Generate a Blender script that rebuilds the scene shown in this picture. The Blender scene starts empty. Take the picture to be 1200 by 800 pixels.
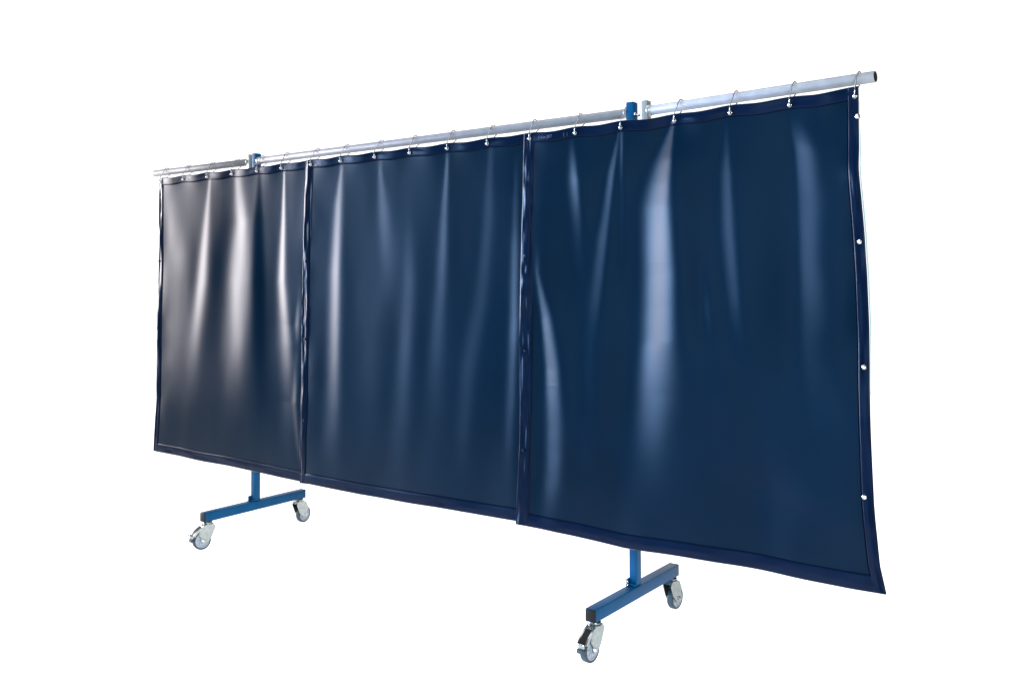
import bpy, bmesh, math, random
import numpy as np
from mathutils import Vector, Matrix
random.seed(4)
rng = np.random.RandomState(11)
scene = bpy.context.scene
col = scene.collection

# ------------------------------------------------------------------ materials
def mat(name, color, rough=.4, metal=0., edge=None, ior=1.5, noise=0., nscale=30., bump=0., bscale=200., rvar=0., emit=0., coat=0.):
    m = bpy.data.materials.new(name); m.use_nodes = True
    nt = m.node_tree; b = nt.nodes['Principled BSDF']
    b.inputs['Base Color'].default_value = (*color, 1)
    b.inputs['Roughness'].default_value = rough
    b.inputs['Metallic'].default_value = metal
    b.inputs['IOR'].default_value = ior
    if edge: b.inputs['Specular Tint'].default_value = (*edge, 1)
    if coat:
        b.inputs['Coat Weight'].default_value = coat; b.inputs['Coat Roughness'].default_value = .15
    if emit:
        b.inputs['Emission Color'].default_value = (1, 1, 1, 1); b.inputs['Emission Strength'].default_value = emit
    tc = nt.nodes.new('ShaderNodeTexCoord')
    if noise:
        n = nt.nodes.new('ShaderNodeTexNoise'); n.inputs['Scale'].default_value = nscale; n.inputs['Detail'].default_value = 5
        nt.links.new(tc.outputs['Object'], n.inputs['Vector'])
        r = nt.nodes.new('ShaderNodeValToRGB')
        r.color_ramp.elements[0].position = .3; r.color_ramp.elements[1].position = .7
        r.color_ramp.elements[0].color = (*[c * (1 - noise) for c in color], 1)
        r.color_ramp.elements[1].color = (*[min(1, c * (1 + noise)) for c in color], 1)
        nt.links.new(n.outputs['Fac'], r.inputs['Fac']); nt.links.new(r.outputs['Color'], b.inputs['Base Color'])
    if rvar:
        n = nt.nodes.new('ShaderNodeTexNoise'); n.inputs['Scale'].default_value = 7; n.inputs['Detail'].default_value = 6
        nt.links.new(tc.outputs['Object'], n.inputs['Vector'])
        mr = nt.nodes.new('ShaderNodeMapRange'); mr.inputs['From Min'].default_value = .3; mr.inputs['From Max'].default_value = .7
        mr.inputs['To Min'].default_value = rough - rvar; mr.inputs['To Max'].default_value = rough + rvar
        nt.links.new(n.outputs['Fac'], mr.inputs['Value']); nt.links.new(mr.outputs['Result'], b.inputs['Roughness'])
    if bump:
        n = nt.nodes.new('ShaderNodeTexNoise'); n.inputs['Scale'].default_value = bscale; n.inputs['Detail'].default_value = 3
        nt.links.new(tc.outputs['Object'], n.inputs['Vector'])
        bp = nt.nodes.new('ShaderNodeBump'); bp.inputs['Strength'].default_value = bump; bp.inputs['Distance'].default_value = .001
        nt.links.new(n.outputs['Fac'], bp.inputs['Height']); nt.links.new(bp.outputs['Normal'], b.inputs['Normal'])
    return m

M = dict(
    pvc=mat('dark_blue_pvc', (.0016, .0125, .034), .28, ior=1.21, noise=.10, nscale=3., rvar=.025),
    hem=mat('dark_blue_pvc_hem', (.0022, .0070, .024), .30, ior=1.20, noise=.15, nscale=9., rvar=.05, bump=.05, bscale=160),
    seam=mat('seam_thread', (.002, .004, .012), .9, ior=1.04),
    emboss=mat('embossed_print', (.05, .08, .17), .35),
    piping=mat('pale_edge', (.42, .58, .60), .35),
    blue=mat('blue_powder_coat', (.001, .068, .178), .42, ior=1.22, noise=.10, nscale=14, bump=.25, bscale=420, rvar=.04),
    black=mat('black_plastic', (.006, .0055, .007), .45, ior=1.3, bump=.2),
    galv=mat('galvanised_steel', (.36, .37, .40), .6, metal=.2, noise=.12, nscale=26, rvar=.06, bump=.06),
    galv_key_dark=mat('galvanised_steel_key_darkened', (.20, .205, .22), .58, metal=.3, noise=.15, nscale=26, rvar=.06, bump=.06),  # same steel, darkened in colour to offset the strong key light at left
    galv_mid=mat('galvanised_steel_key_toned', (.27, .28, .31), .55, metal=.3, noise=.12, nscale=26, rvar=.06, bump=.06),  # same steel, mid tone in colour offsetting the key light's falloff
    zinc=mat('zinc_plated_steel', (.36, .39, .38), .28, metal=1., edge=(.3, .3, .3), noise=.15, nscale=60, rvar=.06, bump=.1),
    white_steel=mat('pale_steel', (.40, .43, .42), .35, metal=.5, noise=.08, nscale=40, rvar=.05),
    wire=mat('ring_wire', (.36, .37, .40), .25, metal=1., edge=(.1, .1, .12)),
    chrome=mat('chrome_wire', (.62, .63, .66), .18, metal=1., edge=(.15, .15, .18)),
    rubber=mat('blue_grey_rubber', (.020, .046, .066), .55, noise=.12, nscale=50, bump=.2),
    rim=mat('pale_grey_nylon', (.40, .44, .50), .42, noise=.06, nscale=40),
    bore_shade=mat('dark_bore_shade', (.012, .010, .010), .8),
    backdrop=mat('glowing_white_backdrop', (.85, .85, .85), .9, emit=.84),  # emission holds the sweep white, drowns contact shadows and fills the scene
)

def vinyl(name, color, rough, ior, noise, nscale):
    # soft calendered PVC: coloured body under a satin Fresnel skin with a short, smooth lobe
    m = bpy.data.materials.new(name); m.use_nodes = True
    nt = m.node_tree; nt.nodes.clear(); N = nt.nodes.new; Lk = nt.links.new
    out = N('ShaderNodeOutputMaterial'); mix = N('ShaderNodeMixShader'); df = N('ShaderNodeBsdfDiffuse'); gl = N('ShaderNodeBsdfGlossy'); fr_ = N('ShaderNodeFresnel')
    gl.distribution = 'BECKMANN'; gl.inputs['Roughness'].default_value = rough; gl.inputs['Color'].default_value = (1, 1, 1, 1)
    fr_.inputs['IOR'].default_value = ior
    tc = N('ShaderNodeTexCoord'); n = N('ShaderNodeTexNoise'); n.inputs['Scale'].default_value = nscale; n.inputs['Detail'].default_value = 4
    Lk(tc.outputs['Object'], n.inputs['Vector'])
    rp = N('ShaderNodeValToRGB'); rp.color_ramp.elements[0].position = .3; rp.color_ramp.elements[1].position = .7
    rp.color_ramp.elements[0].color = (*[c * (1 - noise) for c in color], 1); rp.color_ramp.elements[1].color = (*[c * (1 + noise) for c in color], 1)
    Lk(n.outputs['Fac'], rp.inputs['Fac']); Lk(rp.outputs['Color'], df.inputs['Color'])
    Lk(fr_.outputs['Fac'], mix.inputs['Fac']); Lk(df.outputs[0], mix.inputs[1]); Lk(gl.outputs[0], mix.inputs[2]); Lk(mix.outputs[0], out.inputs['Surface'])
    return m
M['pvc'] = vinyl('dark_blue_pvc', (.0010, .0098, .025), .35, 1.20, .12, 2.5)
M['hem'] = vinyl('dark_blue_pvc_hem', (.0020, .0080, .026), .30, 1.20, .15, 9)

# ------------------------------------------------------------------ helpers
def link(name, me, m, parent=None, smooth=True, loc=None):
    if isinstance(me, bmesh.types.BMesh):
        d = bpy.data.meshes.new(name); bmesh.ops.recalc_face_normals(me, faces=me.faces); me.to_mesh(d); me.free(); me = d
    if smooth:
        me.polygons.foreach_set('use_smooth', [True] * len(me.polygons))
    me.materials.clear(); me.materials.append(m)
    o = bpy.data.objects.new(name, me); col.objects.link(o)
    if parent: o.parent = parent
    if loc: o.location = loc
    return o

def hard(o, ang=35):
    for e in o.data.edges: pass
    me = o.data
    bm = bmesh.new(); bm.from_mesh(me)
    for e in bm.edges:
        if len(e.link_faces) == 2 and e.calc_face_angle(0) > math.radians(ang): e.smooth = False
    bm.to_mesh(me); bm.free()
    return o

def box(bm, c, s, rz=0, bev=.0015, mtx=None, seg=2):
    r = bmesh.ops.create_cube(bm, size=1)
    vs = r['verts']
    bmesh.ops.scale(bm, vec=s, verts=vs)
    if bev:
        es = list({e for v in vs for e in v.link_edges})
        rr = bmesh.ops.bevel(bm, geom=es, offset=bev, segments=seg, affect='EDGES', profile=.5)
        vs = list({v for f in rr['faces'] for v in f.verts} | {v for v in vs if v.is_valid})
    Mx = Matrix.Translation(c) @ Matrix.Rotation(rz, 4, 'Z')
    if mtx is not None: Mx = mtx @ Mx
    bmesh.ops.transform(bm, matrix=Mx, verts=vs)

def frame_to(d):
    return Vector(d).normalized().to_track_quat('Z', 'Y').to_matrix().to_4x4()

def lathe(bm, prof, p0=(0, 0, 0), d=(0, 0, 1), n=32, closed=False):
    """profile of (radius, height) revolved about direction d through p0"""
    F = Matrix.Translation(p0) @ frame_to(d)
    rings = []
    for r, h in prof:
        if r < 1e-6: rings.append([bm.verts.new(F @ Vector((0, 0, h)))])
        else: rings.append([bm.verts.new(F @ Vector((r * math.cos(2 * math.pi * k / n), r * math.sin(2 * math.pi * k / n), h))) for k in range(n)])
    prs = list(zip(rings, rings[1:])) + ([(rings[-1], rings[0])] if closed else [])
    for a, b in prs:
        for k in range(n):
            k2 = (k + 1) % n
            if len(a) == 1 and len(b) == 1: continue
            if len(a) == 1: bm.faces.new((a[0], b[k], b[k2]))
            elif len(b) == 1: bm.faces.new((a[k], a[k2], b[0]))
            else: bm.faces.new((a[k], a[k2], b[k2], b[k]))

def tube(bm, pts, r, n=8, closed=False):
    pts = [Vector(p) for p in pts]; N = len(pts)
    rings = []; up = None
    for i, p in enumerate(pts):
        a = pts[(i - 1) % N] if (closed or i > 0) else p
        b = pts[(i + 1) % N] if (closed or i < N - 1) else p
        t = (b - a).normalized()
        if up is None:
            up = t.orthogonal().normalized()
        up = (up - t * up.dot(t)).normalized()
        s = t.cross(up)
        rr = r[i] if isinstance(r, (list, tuple)) else r
        rings.append([bm.verts.new(p + (up * math.cos(2 * math.pi * k / n) + s * math.sin(2 * math.pi * k / n)) * rr) for k in range(n)])
    for i in range(N if closed else N - 1):
        a, b = rings[i], rings[(i + 1) % N]
        for k in range(n):
            bm.faces.new((a[k], a[(k + 1) % n], b[(k + 1) % n], b[k]))
    if not closed:
        bm.faces.new(rings[0]); bm.faces.new(rings[-1])

def prism(bm, pts, axis_from, axis_to):
    """extrude polygon given in (y, z) from x=axis_from to x=axis_to"""
    a = [bm.verts.new((axis_from, y, z)) for y, z in pts]
    b = [bm.verts.new((axis_to, y, z)) for y, z in pts]
    bm.faces.new(a); bm.faces.new(b)
    n = len(pts)
    for k in range(n): bm.faces.new((a[k], a[(k + 1) % n], b[(k + 1) % n], b[k]))

def empty(name, loc=(0, 0, 0)):
    o = bpy.data.objects.new(name, None); o.empty_display_size = .05; o.location = loc; col.objects.link(o); return o

def tag(o, label=None, cat=None, group=None, kind=None):
    if label: o['label'] = label
    if cat: o['category'] = cat
    if group: o['group'] = group
    if kind: o['kind'] = kind
    return o

# ------------------------------------------------------------------ dimensions (metres)
HALF = 1.1025           # posts at x = +-HALF
ZR = 1.915              # rail axis
RR = .018               # rail radius
ARM = .8364
AL, AR = .0218, .0884   # swing arms turned a little toward the viewer
BZ = .154               # foot beam axis

def arm_y(x):
    if x < -1.1625: return (x + 1.1625) * math.tan(AL)
    if x > 1.1625: return -(x - 1.1625) * math.tan(AR)
    return 0.

def drape_y(x):
    # the cloth rounds the hinge softly instead of creasing there
    w = .11; soft = lambda t: w * math.log1p(math.exp(max(-30, min(30, t / w))))
    return -soft(x - 1.1625) * math.tan(AR) - soft(-1.1625 - x) * math.tan(AL)

# ------------------------------------------------------------------ backdrop sweep
CAM = Vector((2.7716, -2.9841, 1.2935)); YAW, PIT, ROL = -.6416, .0256, -.0041
fd = Vector((math.sin(YAW), math.cos(YAW), 0)); rt = Vector((math.cos(YAW), -math.sin(YAW), 0))
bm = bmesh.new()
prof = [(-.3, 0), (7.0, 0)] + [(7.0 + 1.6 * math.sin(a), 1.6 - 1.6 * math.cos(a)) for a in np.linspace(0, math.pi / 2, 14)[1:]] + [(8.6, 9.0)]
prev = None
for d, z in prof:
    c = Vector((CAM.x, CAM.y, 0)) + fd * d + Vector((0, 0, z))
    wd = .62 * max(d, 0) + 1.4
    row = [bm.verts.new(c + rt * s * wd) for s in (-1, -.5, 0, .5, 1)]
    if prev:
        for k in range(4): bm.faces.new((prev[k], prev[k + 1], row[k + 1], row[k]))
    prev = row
tag(link('backdrop', bm, M['backdrop']), 'self-glowing white studio sweep behind and under the screen', kind='structure')

# ------------------------------------------------------------------ frame of the screen
fr = empty('mobile_screen_frame', (0, 0, 0))
tag(fr, 'blue steel frame on castors with galvanised top rail carrying the curtains', 'frame')

def post(x):
    bm = bmesh.new()
    z0 = BZ + .022
    box(bm, (x, 0, (z0 + 1.95) / 2), (.031, .036, 1.95 - z0), bev=.003, seg=3)
    p = hard(link('post', bm, M['blue'], fr), 60)
    # collar plate and bolts that fix the post on the beam
    bm = bmesh.new()
    box(bm, (x - .0195, -.004, z0 + .012), (.006, .050, .024), bev=.001)
    box(bm, (x, -.0215, z0 + .004), (.030, .006, .010), bev=.001)
    link('foot_bracket', bm, M['blue'], p)
    for yy, zz in ((-.028, z0 + .016), (-.028, z0 + .003)):
        bm = bmesh.new()
        lathe(bm, [(0, 0), (.0055, 0), (.0055, .004), (.003, .005), (.003, .009), (0, .009)], (x - .017, yy, zz), (-.35, -1, .1), 12)
        link('bolt', bm, M['chrome'], p)
    return p

def star_knob(p0, d, parent, s=1.):
    bm = bmesh.new()
    lathe(bm, [(0, 0), (.011 * s, 0), (.012 * s, .002), (.011 * s, .004), (.007 * s, .005), (.007 * s, .013), (.0055 * s, .014), (.0055 * s, .020), (0, .021)], p0, d, 6)
    o = link('bolt', bm, M['chrome'], parent); hard(o, 30); return o

def caster(x, y, ang, brake):
    """swivel castor below (x, y); rolling direction (trail side) = local -y turned by ang"""
    R = .044; W = .026; hub = .044; trail = .030; top = BZ - .0225
    bmf = bmesh.new()
    # stem + raceway
    lathe(bmf, [(0, top + .0005), (.016, top), (.021, top - .001), (.023, top - .005), (.021, top - .010), (.0235, top - .013), (.0225, top - .018), (0, top - .018)], (0, 0, 0), (0, 0, 1), 28)
    # side plates: teardrop running from the raceway down to the axle
    zt = top - .014
    pts = [(.024, zt), (.030, zt - .008), (.031, zt - .018), (.026, zt - .030), (.014, hub + .016), (.004, hub + .002), (-.012, hub - .010), (-trail + .004, hub - .013), (-trail - .005, hub - .011), (-trail - .010, hub - .003),
           (-trail - .008, hub + .008), (-trail - .010, hub + .018), (-trail - .018, hub + .026), (-trail - .022, hub + .032), (-trail - .018, hub + .040), (-.034, zt - .008), (-.018, zt)]
    for s in (-1, 1):
        prism(bmf, pts, s * .0172, s * .0195)
    # crown bridging the plates over the wheel
    cr = [(.024, zt + .001), (.0305, zt - .010), (.0285, zt - .011), (.022, zt - .0025), (-.014, zt - .0025), (-.030, zt - .0085), (-.040, hub + .042), (-.041, hub + .0435), (-.030, zt - .005), (-.014, zt + .001)]
    prism(bmf, cr, -.0185, .0185)
    c = hard(link('caster', bmf, M['zinc'], fr), 35)
    kids = []
    cy = -trail
    bm = bmesh.new()
    lathe(bm, [(R - .008, -W / 2), (R - .003, -W / 2), (R - .0005, -W / 2 + .003), (R, -W / 2 + .008), (R, W / 2 - .008), (R - .0005, W / 2 - .003), (R - .003, W / 2), (R - .008, W / 2)], (0, cy, hub), (1, 0, 0), 48, closed=True)
    kids.append(link('tyre', bm, M['rubber'], c))
    bm = bmesh.new()
    q = R - .0078
    lathe(bm, [(0, -.0125), (.008, -.0125), (.0085, -.007), (.014, -.006), (q - .006, -.007), (q - .004, -.011), (q, -.0115), (q, .0115), (q - .004, .011), (q - .006, .007), (.014, .006), (.0085, .007), (.008, .0125), (0, .0125)], (0, cy, hub), (1, 0, 0), 48)
    for k in range(8):
        a = k * math.pi / 4
        mx = Matrix.Translation((0, cy, hub)) @ Matrix.Rotation(a, 4, 'X')
        box(bm, (0, 0, .018), (.0215, .0022, .017), bev=.0005, mtx=mx, seg=1)
    kids.append(hard(link('rim', bm, M['rim'], c), 40))
    for s in (-1, 1):
        bm = bmesh.new()
        lathe(bm, [(0, 0), (.0075, 0), (.0075, .004), (.006, .0055), (.0035, .0055), (.0035, .008), (0, .008)], (s * .0195, cy, hub), (s, 0, 0), 6)
        kids.append(hard(link('axle_nut', bm, M['chrome'], c), 30))
    if brake:
        # curved pressed brake arm over the wheel, with dark upper inlay and a foot pad
        ctr = (cy, hub)
        path = [(.004, .1165), (-.012, .1155), (-.028, .1115), (-.044, .104), (-.058, .0945), (-.070, .084), (-.079, .0735)]
        bm = bmesh.new()
        outer = path; inner = [(y + .0012, z - .0035) for y, z in path][::-1]
        for s0, s1 in ((-.019, -.0165), (.0165, .019)):
            side = outer + [(y + (ctr[0] - y) * .20, z + (ctr[1] - z) * .20) for y, z in path][::-1]
            prism(bm, side, s0, s1)
        prism(bm, outer + inner, -.0165, -.013); prism(bm, outer + inner, .013, .0165)
        # lip and roll at the end
        ey, ez = path[-1]
        box(bm, (0, ey - .006, ez + .001), (.036, .015, .0045), bev=.0012)
        box(bm, (0, ey - .001, ez - .010), (.024, .004, .020), bev=.001)
        kids.append(hard(link('brake_arm', bm, M['zinc'], c), 30))
        bm = bmesh.new()
        prism(bm, [(y, z - .0005) for y, z in path] + inner, -.0128, .0128)
        kids.append(hard(link('brake_cover', bm, M['black'], c), 40))
        bm = bmesh.new()
        box(bm, (0, ey - .001, ez - .0225), (.032, .016, .015), bev=.003)
        kids.append(link('brake_pad', bm, M['rubber'], c))
        bm = bmesh.new()
        lathe(bm, [(0, -.017), (.0035, -.017), (.0035, .017), (0, .017)], (0, ey - .010, ez + .002), (1, 0, 0), 12)
        kids.append(link('pedal_rod', bm, M['chrome'], c))
    c.location = (x, y, 0); c.rotation_euler = (0, 0, ang)
    return c

def foot(x):
    L = .630
    bm = bmesh.new(); box(bm, (x, 0, BZ), (.041, L - .012, .044), bev=.003, seg=3)
    b = hard(link('foot_beam', bm, M['blue'], fr), 60)
    for s in (-1, 1):
        bm = bmesh.new()
        box(bm, (x, s * (L / 2 - .0042), BZ), (.0405, .0036, .0435), bev=.0014)
        link('end_cap', bm, M['black'], b)

for x in (-HALF, HALF): foot(x)
pA, pB = post(-HALF), post(HALF)
for x, s in ((-HALF, -1), (HALF, 1)):
    bm = bmesh.new(); box(bm, (x, 0, 1.9515), (.0305, .0355, .004), bev=.0015)
    link('post_cap', bm, M['blue'], pA if s < 0 else pB)
caster(-HALF, -.283, math.radians(-12), True)
caster(HALF, -.286, math.radians(-2), True)
caster(-HALF, .284, math.radians(184), False)
caster(HALF, .284, math.radians(178), False)

def pipe(name, a, b, r, m, parent, bore_shade=False):
    a = Vector(a); b = Vector(b); L = (b - a).length
    bm = bmesh.new(); w = .0025
    lathe(bm, [(r - w, 0), (r - .0006, 0), (r, .0008), (r, L - .0008), (r - .0006, L), (r - w, L)], a, b - a, 40, closed=True)
    o = hard(link(name, bm, m, parent), 50); return o

# middle rail between the posts, its end sockets and bolts
mr = pipe('rail', (-HALF + .016, 0, ZR), (HALF - .016, 0, ZR), RR, M['galv_mid'], fr)
for s in (-1, 1):
    pipe('end_socket', (s * (HALF - .016), 0, ZR), (s * (HALF - .027), 0, ZR), RR + .0014, M['white_steel'], mr)
star_knob((HALF + .0155, -.004, ZR - .012), (1, 0, 0), pB, 1.0)
star_knob((-HALF + .0155, -.020, ZR - .016), (1, -.3, 0), pA, .45)

# swing arms: hinge tube beside the post + pipe
for s, ang in ((-1, AL), (1, AR)):
    px = s * (HALF + .060 - (.012 if s < 0 else 0))
    bm = bmesh.new()
    wd = .024 if s > 0 else .020
    box(bm, (px, 0, 1.80), (wd, .034, .305), bev=.002)
    br = hard(link('hinge_bracket', bm, M['white_steel'], fr), 60)
    for zz in (1.69, 1.83):
        bm = bmesh.new()
        lathe(bm, [(0, 0), (.006, 0), (.006, .044), (0, .044)], (s * (HALF + .012), 0, zz), (s, 0, 0), 14)
        link('hinge_pin', bm, M['zinc'], br)
    x0 = px + s * wd / 2
    end = (s * (1.1625 + ARM * math.cos(ang)), -ARM * math.sin(ang), ZR)
    arm = pipe('swing_arm', (x0 - s * .001, 0, ZR), end, RR, M['galv_key_dark'] if s < 0 else M['galv'], fr)
    bm = bmesh.new()
    lathe(bm, [(RR + .0002, 0), (RR + .005, 0), (RR + .0045, .004), (RR + .002, .009), (RR + .0002, .011)], (x0, 0, ZR), Vector(end) - Vector((x0, 0, ZR)), 36)
    link('weld_collar', bm, M['white_steel'], arm)
    bm = bmesh.new()
    dv = (Vector(end) - Vector((x0, 0, ZR))).normalized()
    lathe(bm, [(0, 0), (RR - .0027, 0), (RR - .0027, .0292)], Vector(end) - dv * .030, dv, 32)
    link('bore_shade', bm, M['bore_shade'], arm)  # dark liner standing in for the shade inside the open pipe

# ------------------------------------------------------------------ curtains
# fold slopes shaped to place highlight streaks down each curtain: (z, x, reach to the left, reach to the right, strength)
STREAKS = {
    'a': [(1.746, -1.803, 0.032, 0.063, 0.3), (1.436, -1.745, 0.085, 0.12, 0.8), (1.06, -1.734, 0.111, 0.108, 0.5), (0.732, -1.754, 0.111, 0.093, 0.15)],
    'b': [(1.831, -1.437, 0.011, 0.011, 0.7), (1.613, -1.457, 0.03, 0.029, 0.8), (1.294, -1.492, 0.052, 0.059, 1), (0.974, -1.542, 0.06, 0.059, 0.6), (0.696, -1.585, 0.068, 0.067, 0.2)],
    'c': [(1.812, -1.21, 0.021, 0.043, 0.6), (1.602, -1.173, 0.057, 0.07, 1), (1.293, -1.199, 0.101, 0.112, 1.1), (0.985, -1.198, 0.115, 0.098, 0.8), (0.677, -1.21, 0.115, 0.098, 0.3), (0.458, -1.209, 0.101, 0.098, 0.1)],
    'e': [(1.82, -0.835, 0.008, 0.008, 0.9), (1.587, -0.835, 0.019, 0.019, 1.0), (1.293, -0.84, 0.039, 0.032, 1), (1.0, -0.807, 0.058, 0.045, 0.8), (0.709, -0.787, 0.058, 0.051, 0.45), (0.502, -0.786, 0.058, 0.057, 0.15)],
    'g': [(1.81, -0.419, 0.012, 0.012, 0.6), (1.651, -0.436, 0.029, 0.029, 0.8), (1.331, -0.447, 0.047, 0.035, 1), (0.933, -0.452, 0.053, 0.04, 0.9), (0.615, -0.458, 0.065, 0.052, 0.6), (0.416, -0.469, 0.071, 0.058, 0.2)],
    'h': [(1.791, -0.167, 0.011, 0.016, 0.4), (1.597, -0.146, 0.032, 0.043, 0.35), (1.329, -0.109, 0.043, 0.052, 0.15), (1.101, -0.093, 0.048, 0.052, 0.0)],
    'i': [(1.797, 0.234, 0.01, 0.01, 0.55), (1.58, 0.223, 0.024, 0.019, 0.4), (1.254, 0.208, 0.039, 0.033, 0.35), (0.927, 0.178, 0.059, 0.048, 0.2), (0.599, 0.158, 0.059, 0.058, 0.05)],
    'j': [(1.813, 0.469, 0.013, 0.013, 0.22), (1.534, 0.458, 0.031, 0.031, 0.22), (1.219, 0.421, 0.041, 0.04, 0.22), (0.901, 0.357, 0.046, 0.045, 0.22), (0.653, 0.333, 0.042, 0.041, 0.19), (0.476, 0.332, 0.042, 0.041, 0.04)],
    'k': [(1.80, 0.868, 0.014, 0.014, 0.29), (1.68, 0.880, 0.034, 0.022, 0.65), (1.52, 0.892, 0.04, 0.025, 0.41), (1.3, 0.902, 0.045, 0.03, 0.12)],
    'l': [(1.829, 1.089, 0.005, 0.005, 0.5), (1.602, 1.087, 0.014, 0.014, 0.35), (1.382, 1.081, 0.022, 0.022, 0.3), (1.193, 1.069, 0.025, 0.025, 0.0)],
    'm': [(1.84, 1.302, 0.008, 0.004, 0.7), (1.79, 1.294, 0.020, 0.007, 0.8), (1.72, 1.280, 0.040, 0.015, 0.9), (1.64, 1.266, 0.054, 0.024, .93), (1.561, 1.254, 0.065, 0.035, 0.95), (1.318, 1.245, 0.060, 0.056, 1.0), (1.075, 1.232, 0.060, 0.063, 1.0), (0.891, 1.212, 0.080, 0.10, 0.78), (0.644, 1.174, 0.10, 0.11, 0.50), (0.455, 1.145, 0.10, 0.10, 0.32), (0.362, 1.125, 0.071, 0.078, 0.25)],
    'n': [(1.329, 0.709, 0.008, 0.010, 0.35), (1.156, 0.744, 0.016, 0.026, 0.83), (0.958, 0.771, 0.022, 0.034, 0.89), (0.729, 0.786, 0.036, 0.042, 0.77), (0.533, 0.781, 0.04, 0.043, 0.59), (0.366, 0.76, 0.036, 0.036, 0.24)],
    'o': [(1.80, 1.74, 0.010, 0.03, 0.18), (1.70, 1.765, 0.016, 0.05, 0.47), (1.55, 1.775, 0.020, 0.08, 0.42), (1.30, 1.785, 0.030, 0.10, 0.50), (1.0, 1.80, 0.05, 0.10, 0.47), (0.8, 1.82, 0.06, 0.10, 0.42), (0.55, 1.82, 0.067, 0.10, 0.35)],
    'q': [(1.80, 1.51, 0.006, 0.012, 0.24), (1.65, 1.515, 0.031, 0.02, 0.40), (1.45, 1.52, 0.04, 0.03, 0.35), (1.2, 1.545, 0.04, 0.03, 0.35), (1.0, 1.57, 0.048, 0.04, 0.14)],
    'p': [(1.83, 1.075, .006, .006, 0.35), (1.70, 1.045, .022, .018, 0.59), (1.45, 1.005, .04, .03, 0.59), (1.2, .975, .045, .035, 0.41), (.95, .96, .05, .04, 0.12)],
    'u': [(1.1, .93, .03, .03, .05), (.9, .95, .05, .05, .35), (.65, .93, .06, .06, .4), (.45, .92, .06, .06, .15)],
    'v': [(1.0, 1.62, .04, .05, .1), (.8, 1.66, .06, .07, .4), (.6, 1.68, .07, .08, .45), (.45, 1.68, .07, .08, .2)],
    'w': [(1.5, .02, .03, .03, .1), (1.3, .02, .04, .04, .3), (1.0, .0, .05, .05, .35), (.7, -.03, .06, .06, .25), (.45, -.04, .06, .06, .1)],
    'x': [(1.7, .60, .012, .012, .2), (1.4, .595, .02, .02, .35), (1.1, .59, .025, .02, .45), (.8, .58, .03, .025, .4), (.5, .57, .03, .03, .15)],
    'r': [(1.33, 1.43, .012, .015, 0.24), (1.2, 1.44, .02, .02, 0.41), (1.05, 1.455, .025, .025, 0.24), (.8, 1.5, .05, .05, 0.29), (.5, 1.52, .07, .07, 0.18)],
    'd': [(1.83, -1.025, .010, .012, -.3), (1.62, -1.02, .025, .025, -.6), (1.30, -1.01, .035, .035, -.6), (.95, -1.0, .04, .04, -.4), (.6, -.99, .05, .05, -.1)],
    'f': [(1.23, -0.705, 0.010, 0.016, 0.1), (1.085, -0.718, 0.017, 0.022, 0.55), (0.99, -0.712, 0.012, 0.016, 0.1), (0.879, -0.726, 0.012, 0.016, 0.15), (0.713, -0.736, 0.022, 0.017, 0.75), (0.51, -0.708, 0.017, 0.012, 0.65), (0.411, -0.685, 0.012, 0.012, 0.25)],
}
WIDE = {'m': 1.85, 'o': 1.5, 'n': 1.6}
CAMX, CAMY = 2.7716, -2.9841
KEY = (-6.3, -2.0)
def lean_to_key(x):
    """slope dy/dx that turns the sheet so it mirrors the key softbox"""
    a = math.atan2(CAMX - x, -CAMY)           # bearing of the viewer
    b = math.atan2(x - KEY[0], -KEY[1])       # bearing of the key light, on the other side
    return math.tan((b - a) / 2)

def noise1(n, k, amp):
    """smooth random curve of n samples with about k knots"""
    kn = rng.uniform(-1, 1, k + 3)
    t = np.linspace(0, k, n); i = t.astype(int); f = t - i; f = f * f * (3 - 2 * f)
    return amp * (kn[i] * (1 - f) + kn[i + 1] * f)

def noise2(nz, nx, kz, kx, amp):
    g = rng.uniform(-1, 1, (kz + 3, kx + 3))
    a = np.linspace(0, kz, nz); b = np.linspace(0, kx, nx)
    ia, ib = a.astype(int), b.astype(int); fa, fb = a - ia, b - ib
    fa = (fa * fa * (3 - 2 * fa))[:, None]; fb = (fb * fb * (3 - 2 * fb))[None, :]
    G = lambda p, q: g[np.ix_(ia + p, ib + q)]
    return amp * ((G(0, 0) * (1 - fb) + G(0, 1) * fb) * (1 - fa) + (G(1, 0) * (1 - fb) + G(1, 1) * fb) * fa)

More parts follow.
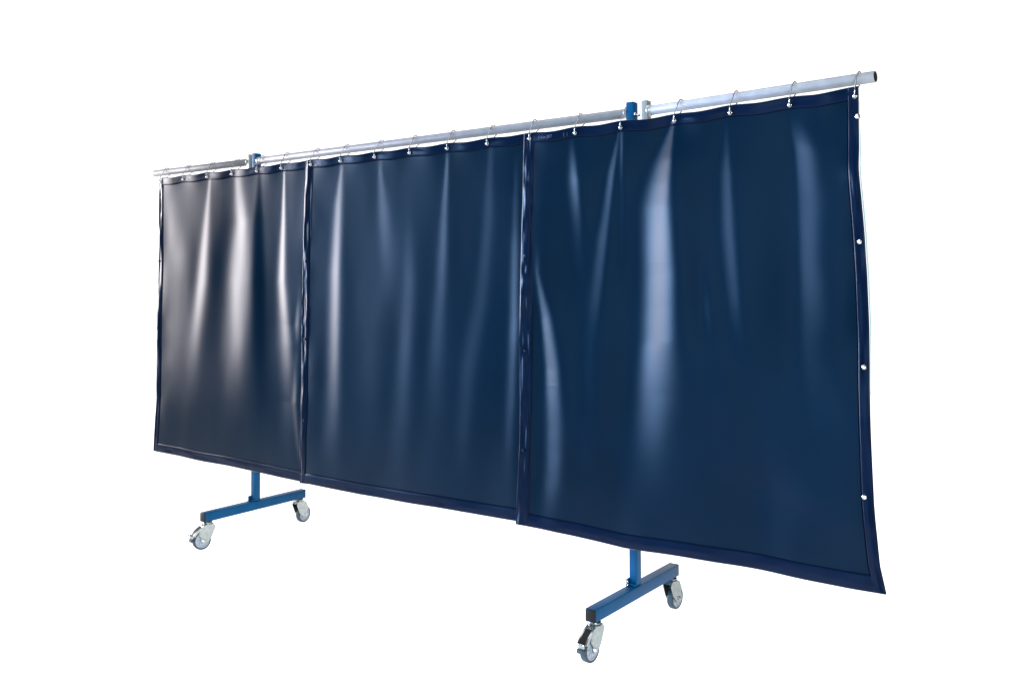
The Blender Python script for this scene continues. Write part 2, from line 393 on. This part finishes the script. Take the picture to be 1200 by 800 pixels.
KICK = {'left': (0., .004), 'middle': (.008, .034), 'right': (.036, .050)}
class Curtain:
    def __init__(s, name, label, xl, xr, zt, zb, rings, streaks, y0, hem, fl=None, seed=1, gain=None):
        s.NX, s.NZ = 360, 300
        U = np.linspace(0, 1, s.NX); V = np.linspace(0, 1, s.NZ)      # V: 0 top, 1 bottom
        xl = np.interp(V, *xl); xr = np.interp(V, *xr)
        X = xl[:, None] * (1 - U) + xr[:, None] * U
        zt_ = np.interp(U, *zt); zb_ = np.interp(U, *zb)
        # the top edge sags a little between rings
        x_top = X[0]; rg = np.array(rings)
        ph = np.interp(x_top, rg, np.arange(len(rg)))
        sag = np.sin(np.pi * (ph % 1)) ** 2
        zt_ = zt_ - sag * .006 + noise1(s.NX, 9, .0015)
        zb_ = zb_ + noise1(s.NX, 6, .003)
        Z = zt_[None, :] * (1 - V[:, None]) + zb_[None, :] * V[:, None]
        S = np.zeros((s.NZ, s.NX))
        for k in streaks:
            P = sorted(STREAKS[k]); zz = [p[0] for p in P]
            zr = Z.mean(1)
            f = [np.interp(zr, zz, [p[j] for p in P]) for j in (1, 2, 3, 4)]
            top = np.clip((1.876 - zr) / max(1e-3, 1.876 - zz[-1]), 0, 1) if zz[-1] > 1.75 else np.clip(1 - (zr - zz[-1]) / .12, 0, 1)
            bot = np.clip(1 - (zz[0] - zr) / .15, 0, 1)
            I = f[3] * top * bot
            dx = X - f[0][:, None]
            wk = WIDE.get(k, 1.15)
            w = wk * np.where(dx < 0, f[1][:, None], f[2][:, None])
            g = np.exp(-np.abs(dx / w) ** 2.2)
            S += g * I[:, None]
        lean = np.array([[lean_to_key(x)] for x in X.mean(0)])[:, 0][None, :]
        S = np.clip(S, -1.8, 1.15)
        dx0 = (X[0, -1] - X[0, 0]) / (s.NX - 1); sg = .13 / dx0
        k0 = np.exp(-.5 * (np.arange(-int(3 * sg), int(3 * sg) + 1) / sg) ** 2); k0 /= k0.sum(); p0 = len(k0) // 2
        lowS = np.array([np.convolve(q, k0, 'valid') for q in np.pad(S, ((0, 0), (p0, p0)), mode='reflect')])
        D = lean * (gain or 1) * S * (1 + 1.1 * lowS)
        # broad random drift in the sheet + long soft vertical undulation
        D += noise2(s.NZ, s.NX, 3, 9, .050 if name != 'right' else .105) + noise2(s.NZ, s.NX, 7, 24, .010)
        dx = (xr - xl)[:, None] / (s.NX - 1)
        # keep the sheet hanging in its plane
        sig = .13 / dx.mean(); ker = np.exp(-.5 * (np.arange(-int(3 * sig), int(3 * sig) + 1) / sig) ** 2); ker /= ker.sum()
        pad = len(ker) // 2
        Dp = np.pad(D, ((0, 0), (pad, pad)), mode='reflect' if pad < s.NX else 'edge')
        low = np.array([np.convolve(r, ker, 'valid') for r in Dp])
        s.low = low
        H = D - low * hp(name)
        Y = -np.cumsum(H * dx, axis=1)
        lin = Y[:, :1] * (1 - U) + Y[:, -1:] * U
        Y = Y - lin
        Y = -Y
        Y = -Y if False else Y
        Y = -Y
        # rings pinch the top edge toward the rail, cloth bows out between them
        fade = np.exp(-((1.876 - Z) / .05).clip(0) ** 1.2)
        Y += (sag[None, :] * -.006) * fade
        grow = np.clip((1.885 - Z) / .22, 0, 1); grow = grow * grow * (3 - 2 * grow)
        # soft horizontal creases left from packing
        for zc, a in fl or []:
            Y += -a * np.exp(-((Z - zc - .004 * np.sin(X * 9)) / .004) ** 2) * (.5 + .5 * noise2(s.NZ, s.NX, 2, 7, 1))
        # rumples along both side hems
        for e, uu in ((0, U), (1, 1 - U)):
            wdt = np.exp(-(uu[None, :] / .075) ** 2)
            Y += wdt * (noise2(s.NZ, s.NX, 6, 10, hem[e]) + noise2(s.NZ, s.NX, 17, 14, hem[e] * .35))
        base = y0 - .020 * (1 - np.exp(-(1.875 - Z).clip(0) / .55))
        q_ = np.clip((1.15 - Z) / .82, 0, 1) ** 2
        kick = KICK[name][0] * (1 - U) + KICK[name][1] * U
        base = base - kick[None, :] * q_
        X = X + .50 * kick[None, :] * q_
        Z = Z + .20 * kick[None, :] * q_
        Y = base + Y + np.vectorize(drape_y)(X)
        T_ = -.022 + np.vectorize(drape_y)(X); Y = T_ - .012 * np.log1p(np.exp(((T_ - Y) / .012).clip(-30, 30)))
        s.X, s.Y, s.Z = X, Y, Z
        s.name = name
        me = bpy.data.meshes.new('curtain')
        # front sheet and back sheet 0.6 mm behind, closed round the edge
        n = s.NX * s.NZ
        co = np.stack([X, Y, Z], -1).reshape(-1, 3); cb = co.copy(); cb[:, 1] += .0009
        idx = np.arange(n).reshape(s.NZ, s.NX)
        a, b, c, d = idx[:-1, :-1].ravel(), idx[:-1, 1:].ravel(), idx[1:, 1:].ravel(), idx[1:, :-1].ravel()
        F = np.stack([d, c, b, a], -1)
        B = np.stack([a, b, c, d], -1) + n
        rim = np.concatenate([idx[0], idx[1:, -1], idx[-1, -2::-1], idx[-2:0:-1, 0]])
        r2 = np.roll(rim, -1); E = np.stack([rim, r2, r2 + n, rim + n], -1)
        me.from_pydata(np.concatenate([co, cb]).tolist(), [], np.concatenate([F, B, E]).tolist()); me.update()
        s.ob = link('curtain', me, M['pvc'])
        hard(s.ob, 60)
        tag(s.ob, label, 'curtain')
    def at(s, u, v):
        i = min(max(v, 0), 1) * (s.NZ - 1); j = min(max(u, 0), 1) * (s.NX - 1)
        i0, j0 = min(int(i), s.NZ - 2), min(int(j), s.NX - 2); fi, fj = i - i0, j - j0
        f = lambda A: (A[i0, j0] * (1 - fj) + A[i0, j0 + 1] * fj) * (1 - fi) + (A[i0 + 1, j0] * (1 - fj) + A[i0 + 1, j0 + 1] * fj) * fi
        return Vector((f(s.X), f(s.Y), f(s.Z)))
    def uv(s, x, z):
        u, v = .5, .5
        for _ in range(12):
            p = s.at(u, v)
            u = min(1, max(0, u + (x - p.x) / (s.X[0, -1] - s.X[0, 0]))); v = min(1, max(0, v - (z - p.z) / 1.54))
        return u, v
    def on(s, x, z, off=0):
        p = s.at(*s.uv(x, z)); return p + Vector((0, -off, 0))
    def hem(s, side, width, off, amp):
        """a folded band stitched along one edge, following the sheet"""
        W = s.X[0, -1] - s.X[0, 0]; Hh = 1.54
        prof = [(0., -.0016), (-.0012, -.0004), (-.0008, .0016), (.004, .0024), (.010, .0022), (.5, .0018), (.93, .0020), (.965, .0016), (.985, .0004), (1.0, -.0002)]
        N = 340 if side in ('left', 'right') else 360
        K = 14
        us = np.linspace(0, 1, K)
        nz = noise2(N, K, 34, 2, amp * .6) + noise2(N, K, 9, 2, amp * 1.4)
        bm = bmesh.new(); prev = None
        for i in range(N):
            t = i / (N - 1); row = []
            for k, q in enumerate(us):
                e = q * width
                if side == 'left': u, v = e / W, t
                elif side == 'right': u, v = 1 - e / W, t
                elif side == 'top': u, v = t, e / Hh
                else: u, v = t, 1 - e / Hh
                p = s.at(u, v)
                h = off + .0006 * math.sin(math.pi * q) + (nz[i, k] * math.sin(math.pi * min(1, q * 1.15 + .08)) if 0 < k < K - 1 else 0)
                if k == K - 1: h = .0001
                if k == K - 2: h = off * .9
                row.append(bm.verts.new(p + Vector((0, -h, 0))))
            # the band wraps round the free edge
            p = s.at(*((0 if side == 'left' else 1, t) if side in ('left', 'right') else (t, 0 if side == 'top' else 1)))
            o = {'left': (-.0022, 0), 'right': (.0022, 0), 'top': (0, .0022), 'bottom': (0, -.0022)}[side]
            row = [bm.verts.new(p + Vector((0, off * 1.1, 0))), bm.verts.new(p + Vector((o[0], 0, o[1])))] + row
            if prev:
                for k in range(len(row) - 1): bm.faces.new((prev[k], prev[k + 1], row[k + 1], row[k]))
            prev = row
        h = link('hem', bm, M['hem'], s.ob)
        # stitched groove beside the band
        bm = bmesh.new(); pts = []
        for i in range(0, N, 2):
            t = i / (N - 1); e = width + .0015
            if side == 'left': u, v = e / W, t
            elif side == 'right': u, v = 1 - e / W, t
            elif side == 'top': u, v = t, e / Hh
            else: u, v = t, 1 - e / Hh
            pts.append(s.at(u, v) + Vector((0, -.0008, 0)))
        tube(bm, pts, .0012, 6)
        link('seam', bm, M['seam'], h)
        return h
    def eyelet(s, x, z, r=.007, m='chrome'):
        p = s.on(x, z, .0045); bm = bmesh.new()
        lathe(bm, [(r * .45, -.004), (r * .5, 0), (r * .75, .0016), (r, .0012), (r * 1.08, 0), (r * 1.05, -.004)], p, (0, -1, 0), 20)
        return link('eyelet', bm, M[m], s.ob)
    def stud(s, x, z, r=.0075, m='chrome', off=.0045):
        p = s.on(x, z, off); bm = bmesh.new()
        lathe(bm, [(r, -.004), (r, 0), (r * .85, .0015), (r * .5, .0022), (r * .4, .0035), (0, .0040)], p, (0, -1, 0), 20)
        return link('snap_stud', bm, M[m], s.ob)
    def print_(s, txt, x, z, size, slant=0.):
        cu = bpy.data.curves.new('print', 'FONT'); cu.body = txt; cu.size = size; cu.extrude = .0003; cu.space_character = 1.05
        tmp = bpy.data.objects.new('tmp', cu); col.objects.link(tmp)
        bpy.context.view_layer.update()
        me = bpy.data.meshes.new_from_object(tmp.evaluated_get(bpy.context.evaluated_depsgraph_get()))
        bpy.data.objects.remove(tmp); bpy.data.curves.remove(cu)
        for v in me.vertices:
            xx, zz, dd = v.co.x, v.co.y, v.co.z
            p = s.on(x + xx, z + zz); v.co = (p.x, p.y - .0046 - dd, p.z)
        me.name = 'print'
        return link('print', me, M['emboss'], s.ob, smooth=False)
def hp(name): return 1.0

R1 = [-1.878, -1.669, -1.458, -1.250, -1.043, -.854, -.633]
R2 = [-.633, -.424, -.199, .017, .235, .452, .666]
R3 = [.666, .883, 1.084, 1.307, 1.525, 1.734, 1.944]
ZT = 1.878
zbL = ([0, .36, .65, .95, 1], [.350, .345, .344, .336, .332])
c1 = Curtain('left', 'left dark blue plastic curtain with pale grey sheen, hanging from the left swing arm', ([0, .3, .8, 1], [-1.896, -1.884, -1.890, -1.910]), ([0, 1], [-.617, -.628]),
             ([0, .02, 1], [ZT - .004, ZT, ZT]), zbL, R1, 'abcdef', -.034, (.0035, .004), [(1.36, .0002), (.62, .0003)], gain=1.4)
c2 = Curtain('middle', 'middle dark navy plastic curtain, widest span between the two posts', ([0, .5, 1], [-.668, -.680, -.690]), ([0, 1], [.692, .668]),
             ([0, 1], [ZT, ZT]), ([0, .06, .3, .6, .96, 1], [.328, .334, .334, .340, .348, .349]), R2, 'ghijwx', -.038, (.004, .0035), [(1.10, .0002), (.70, .0002)])
c3 = Curtain('right', 'right blue plastic curtain with tall bright fold and metal studs down its free edge', ([0, .4, .8, 1], [.638, .627, .626, .610]), ([0, .16, .38, .6, .83, .95, 1], [1.952, 1.957, 1.974, 1.980, 1.985, 1.996, 2.010]),
             ([0, .9, 1], [ZT, ZT + .002, ZT + .006]), ([0, .35, .65, .86, 1], [.336, .332, .352, .361, .366]), R3, 'klmnopqruv', -.042, (.004, .013), [(1.36, .0003), (.885, .0004)])

for c in (c1, c2, c3):
    c.hem('top', .037, .0020, .0008)
    c.hem('bottom', .046, .0020, .0009)
    c.hem('left', .036 if c is c1 else .042, .0032, .0024 if c is c1 else .0036)
    c.hem('right', .031 if c is c3 else .044, .0032, .0016)

# ring eyelets in the top hems, studs down the side hems
for c, rs in ((c1, R1[:-1]), (c2, R2[:-1]), (c3, R3)):
    for x in rs: c.eyelet(x, 1.855)
for z, x in ((1.791, 1.952), (1.407, 1.956), (1.028, 1.966), (.645, 1.970)): c3.stud(x, z)
for z in (1.39, 1.017, .63):
    c3.stud(.652, z, .0065, 'hem', .0055); c2.stud(-.655, z, .0065, 'hem', .0055); c1.stud(-1.878, z + .02, .0065, 'hem')
# welded print in the top hems
c3.print_('|16m JRT', .712, 1.848, .017)
c3.print_('[  |', .830, 1.850, .016)
c2.print_('nge Em', -.605, 1.848, .017)
c2.print_('[_|', -.395, 1.852, .016)
c1.print_('altte', -1.652, 1.847, .016)
# pale cut edge showing beside the right hem
bm = bmesh.new()
pts = []
for t in np.linspace(.03, .62, 60):
    p = c3.at(1, t); wv = .0035 * math.sin(math.pi * (t - .03) / .59) ** .5
    pts.append(p + Vector((.003 + wv * .6, .004, 0)))
tube(bm, pts, [.0008 + .0016 * math.sin(math.pi * k / 59) for k in range(60)], 8)
link('cut_edge', bm, M['piping'], c3.ob)

# ------------------------------------------------------------------ curtain rings on the rail
def ring(c, x, label, tilt):
    y = arm_y(x); e = c.on(x, 1.855, .006)
    root = empty('curtain_ring', (x, y, ZR))
    tag(root, label, 'curtain ring', 'curtain rings on the top rail')
    bm = bmesh.new(); R = RR + .0045; pts = []
    ey, ez = e.y - y, e.z - ZR
    for a in np.linspace(2, 215, 24):
        r_ = math.radians(a); pts.append(Vector((tilt * math.sin(r_) * R, -math.cos(r_) * R * 1.02, math.sin(r_) * R)))
    # two strands running down to the eyelet
    end = Vector((e.x - x, ey, ez))
    pts = [end + Vector((.0012, -.001, .002)), end + Vector((.0012, -.0035, .012)), end + Vector((.0015, -.003, .024))] + pts + [pts[-1].lerp(end, .55) + Vector((-.003, .004, 0)), end + Vector((-.001, .003, .004))]
    # smooth
    for _ in range(2):
        q = [pts[0]]
        for a, b in zip(pts, pts[1:]): q += [a.lerp(b, .25), a.lerp(b, .75)]
        pts = q + [pts[-1]]
    tube(bm, pts, .0019, 8)
    link('wire_loop', bm, M['wire'], root)
    bm = bmesh.new()
    bmesh.ops.create_uvsphere(bm, u_segments=16, v_segments=10, radius=.0062, matrix=Matrix.Translation(end + Vector((0, -.002, 0))))
    link('button', bm, M['chrome'], root)
words = ['first', 'second', 'third', 'fourth', 'fifth', 'sixth', 'seventh']
for k, x in enumerate(R1[:-1]):
    ring(c1, x, f'thin wire ring on the rail, {words[k]} from the left end of the left curtain', random.uniform(-.25, .25))
for k, x in enumerate(R2[:-1]):
    t = f'thin wire ring on the rail, {words[k]} from the left edge of the middle curtain' if k else 'thin wire ring at the overlap of left and middle curtains'
    ring(c2, x, t, random.uniform(-.25, .25))
for k, x in enumerate(R3):
    t = 'thin wire ring at the overlap of middle and right curtains' if k == 0 else ('thin wire ring near the open right end of the rail' if k == 6 else f'thin wire ring on the rail, {words[k]} from the left edge of the right curtain')
    ring(c3, x, t, random.uniform(-.25, .25))

# ------------------------------------------------------------------ camera
cd = bpy.data.cameras.new('camera'); cam = bpy.data.objects.new('camera', cd); col.objects.link(cam)
F = Vector((math.sin(YAW) * math.cos(PIT), math.cos(YAW) * math.cos(PIT), math.sin(PIT)))
R = Vector((math.cos(YAW), -math.sin(YAW), 0)); U = R.cross(F)
R2_ = R * math.cos(ROL) + U * math.sin(ROL); U2 = -R * math.sin(ROL) + U * math.cos(ROL)
mx = Matrix((R2_, U2, -F)).transposed().to_4x4(); mx.translation = CAM
cam.matrix_world = mx
cd.sensor_width = 36; cd.lens = 1071.2435 / 1200 * 36; cd.shift_y = -98.7658 / 1200; cd.clip_end = 200
scene.camera = cam

# ------------------------------------------------------------------ light: studio softboxes, some added to tint the folds
def softbox(name, loc, target, w, h, power, colr, spread=180):
    l = bpy.data.lights.new(name, 'AREA'); l.shape = 'RECTANGLE'; l.size = w; l.size_y = h; l.energy = power; l.color = colr; l.spread = math.radians(spread)
    o = bpy.data.objects.new(name, l); col.objects.link(o); o.location = loc
    o.rotation_euler = (Vector(target) - Vector(loc)).to_track_quat('-Z', 'Y').to_euler()
    return o
softbox('key_softbox', (KEY[0], KEY[1], 2.05), (0, -.4, 1.5), 2.2, 3.1, 130, (1, .935, .965), 75)
softbox('fill_softbox', (5.6, -4.6, 2.6), (1.3, 0, 1.1), 2.0, 2.0, 330, (.88, .97, 1))
softbox('added_cool_softbox', (-.4, -5.6, 1.9), (1.3, 0, 1.0), 1.2, 3.0, 42, (.50, .78, 1))  # unseen source, added to lift the right curtain's blue mid tones
softbox('added_blue_softbox', (-5.4, -3.9, 1.7), (1.9, 0, 1.15), 1.2, 2.9, 26, (.30, .56, 1), 22)  # unseen narrow beam, added to put blue on the right curtain's folds
softbox('top_softbox', (0, -.6, 4.6), (0, 0, 0), 4, 2, 80, (1, 1, 1))

w = bpy.data.worlds.new('World'); scene.world = w; w.use_nodes = True
w.node_tree.nodes['Background'].inputs['Color'].default_value = (.85, .92, 1, 1)
w.node_tree.nodes['Background'].inputs['Strength'].default_value = .05
scene.view_settings.view_transform = 'Standard'; scene.view_settings.look = 'None'
scene.view_settings.exposure = 0; scene.view_settings.gamma = 1
